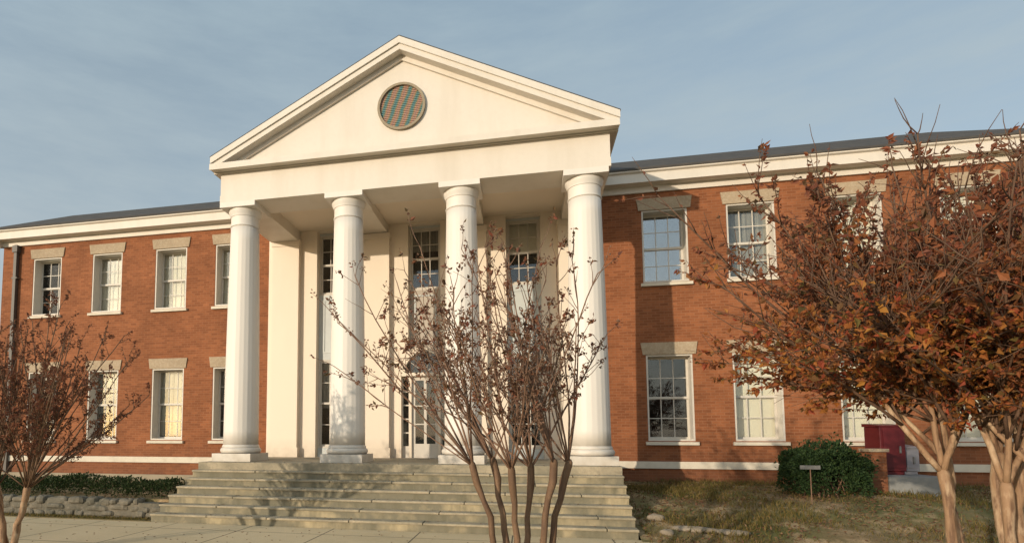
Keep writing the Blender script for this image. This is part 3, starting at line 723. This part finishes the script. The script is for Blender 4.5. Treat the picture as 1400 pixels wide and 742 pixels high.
def hedge_shape(rng):
    x = rng.uniform(-14.5, -.72); w = .42+.05*math.sin(x*2.3); h = .42+.05*math.sin(x*1.7+1)+.03*math.sin(x*5.1)
    a = rng.uniform(0, math.pi); k = 1-.5*rng.random()**2.2
    ce, se = math.cos(a), math.sin(a); sgn = lambda v: math.copysign(abs(v)**.55, v)
    p = Vector((x, -1.62+w*k*sgn(ce), -.80+h*k*sgn(se)+rng.gauss(0, .012))); return p, Vector((0, ce, se))
leafy('hedge', 'low dark green clipped hedge above the rough stone wall left of the steps', 'hedge', (13, .8, .4), (-7.6, -1.62, -.80), 12000, LEAF_H, 3, .05, hedge_shape)
BC = Vector((13.58, .55, -.62))
def bush_shape(rng):
    n = tri(rng); n.z = abs(n.z); sgn = lambda v: math.copysign(abs(v)**.55, v)
    k = 1-.45*rng.random()**2.2 + (rng.random()*.16 if rng.random() < .10 else 0)
    b = 1+.07*math.sin(n.x*7+1)+.06*math.sin(n.y*6+n.z*8)
    return BC + Vector((sgn(n.x)*.70, sgn(n.y)*.70, sgn(n.z)*1.02))*k*b, n
leafy('shrub', 'rounded dark green shrub standing before the right wing under the second window', 'shrub', (1.5, 1.2, .95), tuple(BC), 6500, LEAF_B, 4, .06, bush_shape)

# rough stone retaining wall, its stones laid in uneven courses
rng = random.Random(9); m = MB()
def lump(mb, cx, cy, cz, sx, sy, sz, rng, nu=7, nv=5, pw=.55, jit=.12):
    i = len(mb.v); sg = lambda v: math.copysign(abs(v)**pw, v)
    ph = [rng.uniform(0, 6.3) for _ in range(4)]
    for j in range(nv+1):
        b = -math.pi/2+math.pi*j/nv
        for k in range(nu):
            a = 2*math.pi*k/nu; q = 1+jit*math.sin(2*a+ph[0]+b)+jit*.6*math.sin(3*a+ph[1]-2*b)
            mb.v.append((cx+sx*sg(math.cos(b))*sg(math.cos(a))*q, cy+sy*sg(math.cos(b))*sg(math.sin(a))*q, cz+sz*sg(math.sin(b))*q))
    for j in range(nv):
        for k in range(nu): mb.f.append((i+j*nu+k, i+j*nu+(k+1) % nu, i+(j+1)*nu+(k+1) % nu, i+(j+1)*nu+k))
x = -16.0
for row in range(3):
    x = -16-rng.random()*.3
    while x < -.80:
        w = rng.uniform(.16, .62); z = -1.19+.065+row*.135+rng.uniform(-.02, .02)
        if row == 2 and x > -1.3: break
        lump(m, x+w/2, -2.31+rng.uniform(-.02, .02), z, w/2*1.04, .16, .085*rng.uniform(.8, 1.3), rng, 16, 9, .7, .10); x += w
m.box(-16, -.72, -2.42, -2.13, -1.3, -.86)
o = m.build('retaining_wall', ROCK, None, False)
thing(o, 'low rough grey fieldstone retaining wall below the hedge left of the steps', 'wall')

for (x, y, sx, sy, sz, lab) in ((9.72, -2.55, .13, .10, .06, 'small pale stone at the foot of the steps beside the bed'),
                               (9.70, -1.75, .15, .10, .07, 'pale grey stone on the bed close to the right end of the steps'),
                               (10.25, -2.35, .38, .13, .06, 'long pale curved edging stone lying at the front of the planting bed'),
                               (10.78, -2.45, .30, .11, .055, 'flat pinkish edging stone just right of the long pale stone')):
    m = MB(); lump(m, 0, 0, 0, sx, sy, sz, random.Random(int(x*100)), 14, 8, .8, .12)
    o = m.build('stone', PALER, None, True); o.location = (x, y, bed_z(x, y)+sz*.5); o.rotation_euler = (0, 0, -.25)
    thing(o, lab, 'stone')

# concrete pad with a red box, a pale box and a short brick pier beside it
m = MB(); m.box(15.01, 16.2, .95, 2.6, -.95, -.24)
thing(m.build('concrete_pad', PADM), 'pale grey concrete pad in the bed by the right wing under a red box', 'pad')
def cabinet(name, x0, x1, y0, y1, z0, z1, m_, lab, cat):
    T = empty(name, ((x0+x1)/2, (y0+y1)/2, z0)); thing(T, lab, cat); inv = Matrix.Translation(-Vector(T.location))
    b = MB(); b.box(x0+.03, x1-.03, y0+.03, y1-.03, z0, z0+.08); b.box(x0, x1, y0, y1, z0+.081, z1-.05); o = b.build('body', m_, T); o.matrix_parent_inverse = inv
    md = o.modifiers.new('bevel', 'BEVEL'); md.width = .012; md.segments = 2
    b = MB(); b.prism_x([(y0-.03, z1-.049), (y1+.03, z1-.049), (y1+.03, z1+.03), (y0-.03, z1-.02)][::-1], x0-.03, x1+.03); o = b.build('lid', m_, T); o.matrix_parent_inverse = inv
    b = MB(); b.box(x0+.06, x1-.06, y0-.02, y0-.001, z0+.16, z1-.12); o = b.build('door', m_, T); o.matrix_parent_inverse = inv
    b = MB(); b.box(x1-.14, x1-.11, y0-.055, y0-.021, (z0+z1)/2-.08, (z0+z1)/2+.08); o = b.build('handle', SIGN, T); o.matrix_parent_inverse = inv
cabinet('utility_box', 15.28, 15.78, 1.75, 2.4, -.24, .92, RED, 'tall dark red metal box standing on the concrete pad by the right wing', 'cabinet')
cabinet('utility_box', 15.80, 16.12, 1.9, 2.4, -.24, .42, PALE, 'short pale lavender grey metal box to the right of the red one', 'cabinet')
T = empty('brick_pier', (14.86, 1.15, -.7)); thing(T, 'short brick pier at the left front corner of the concrete pad', 'pier')
m = MB(); m.box(14.69, 15.0, .98, 1.32, -.85, .30); o = m.build('shaft', BRICK, T); o.matrix_parent_inverse = Matrix.Translation(-Vector(T.location))
m = MB(); m.box(14.65, 15.04, .94, 1.36, .301, .37); o = m.build('cap', STONE, T); o.matrix_parent_inverse = Matrix.Translation(-Vector(T.location))
# small plate on a stake before the shrub
T = empty('garden_sign', (12.93, -.42, -.72)); thing(T, 'small dull grey metal plate on a stake in front of the round shrub', 'sign')
inv = Matrix.Translation(-Vector(T.location))
m = MB(); m.box(12.922, 12.936, -.43, -.416, -.95, .0); o = m.build('stake', BARKD, T); o.matrix_parent_inverse = inv
m = MB(); m.box(12.74, 13.10, -.46, -.435, -.03, .05); o = m.build('plate', SIGN, T); o.matrix_parent_inverse = inv

# ------------------------------------------------------------------ ground cover (uncountable)
GRASS = leaf_mat('grass blades', [(.075, .08, .016), (.15, .115, .03), (.24, .16, .055), (.10, .10, .02), (.30, .20, .08)], .3)
LITTER = leaf_mat('fallen leaves', [(.10, .05, .025), (.18, .09, .045), (.24, .14, .08), (.13, .05, .035), (.30, .19, .11)], .15)
rng = random.Random(77); gb, lb = MB(), MB()
for _ in range(48000):
    x = 9.35+11*rng.random()**1.3; y = rng.uniform(-5.5, 2.85)
    k = hash_noise(x*.8+3, y*.9)
    if rng.random() > .45+.6*k: continue
    z = bed_z(x, y)-.01
    if y < -3.0: z -= .09*smooth((-3.0-y)/1.5)*smooth((11-x)/1.2)
    h = rng.uniform(.04, .13)*(1.5 if k > .2 else .85)
    gb.leaf(Vector((x, y, z)), Vector((rng.gauss(0, .4), rng.gauss(0, .4), 1)), tri(rng), h, .012, .1)
for _ in range(5000):
    x = rng.uniform(-14, -.75); y = rng.uniform(-2.78, -2.52)
    gb.leaf(Vector((x, y, -1.195)), Vector((rng.gauss(0, .4), rng.gauss(0, .4), 1)), tri(rng), rng.uniform(.03, .09), .012, .1)
o = gb.build('grass', GRASS); thing(o, 'thin mixed green and straw coloured grass over the bed and along the stone wall', 'grass', kind='stuff')
for _ in range(16000):
    x = 9.3+11*rng.random()**1.2; y = rng.uniform(-6, 2.8)
    if rng.random() > .55+.6*hash_noise(x*1.1, y*1.3+5): continue
    z = bed_z(x, y)+rng.uniform(.0, .05)
    if y < -3.0: z -= .09*smooth((-3.0-y)/1.5)*smooth((11-x)/1.2)
    lb.leaf(Vector((x, y, z)), Vector((rng.gauss(0, 1), rng.gauss(0, 1), rng.gauss(0, .25))), Vector((rng.gauss(0, .3), rng.gauss(0, .3), 1)), rng.uniform(.04, .09), .04, .2)
for _ in range(700):
    x = rng.uniform(-8, 9.4); y = rng.uniform(-9, -2.85)
    lb.leaf(Vector((x, y, -1.198)), Vector((rng.gauss(0, 1), rng.gauss(0, 1), 0)), Vector((0, 0, 1)), rng.uniform(.035, .06), .03, .2)
for _ in range(260):
    k = rng.randint(0, 6); x = rng.uniform(-.4, 9.1); y = -1.0-.3*k+rng.uniform(.02, .27)
    if k == 0: y = rng.uniform(-.95, -.6)
    lb.leaf(Vector((x, y, -.1715*k+.006)), Vector((rng.gauss(0, 1), rng.gauss(0, 1), 0)), Vector((0, 0, 1)), rng.uniform(.035, .06), .03, .2)
o = lb.build('fallen_leaves', LITTER); thing(o, 'scattered brown fallen leaves on the bed, walk and steps', 'leaves', kind='stuff')
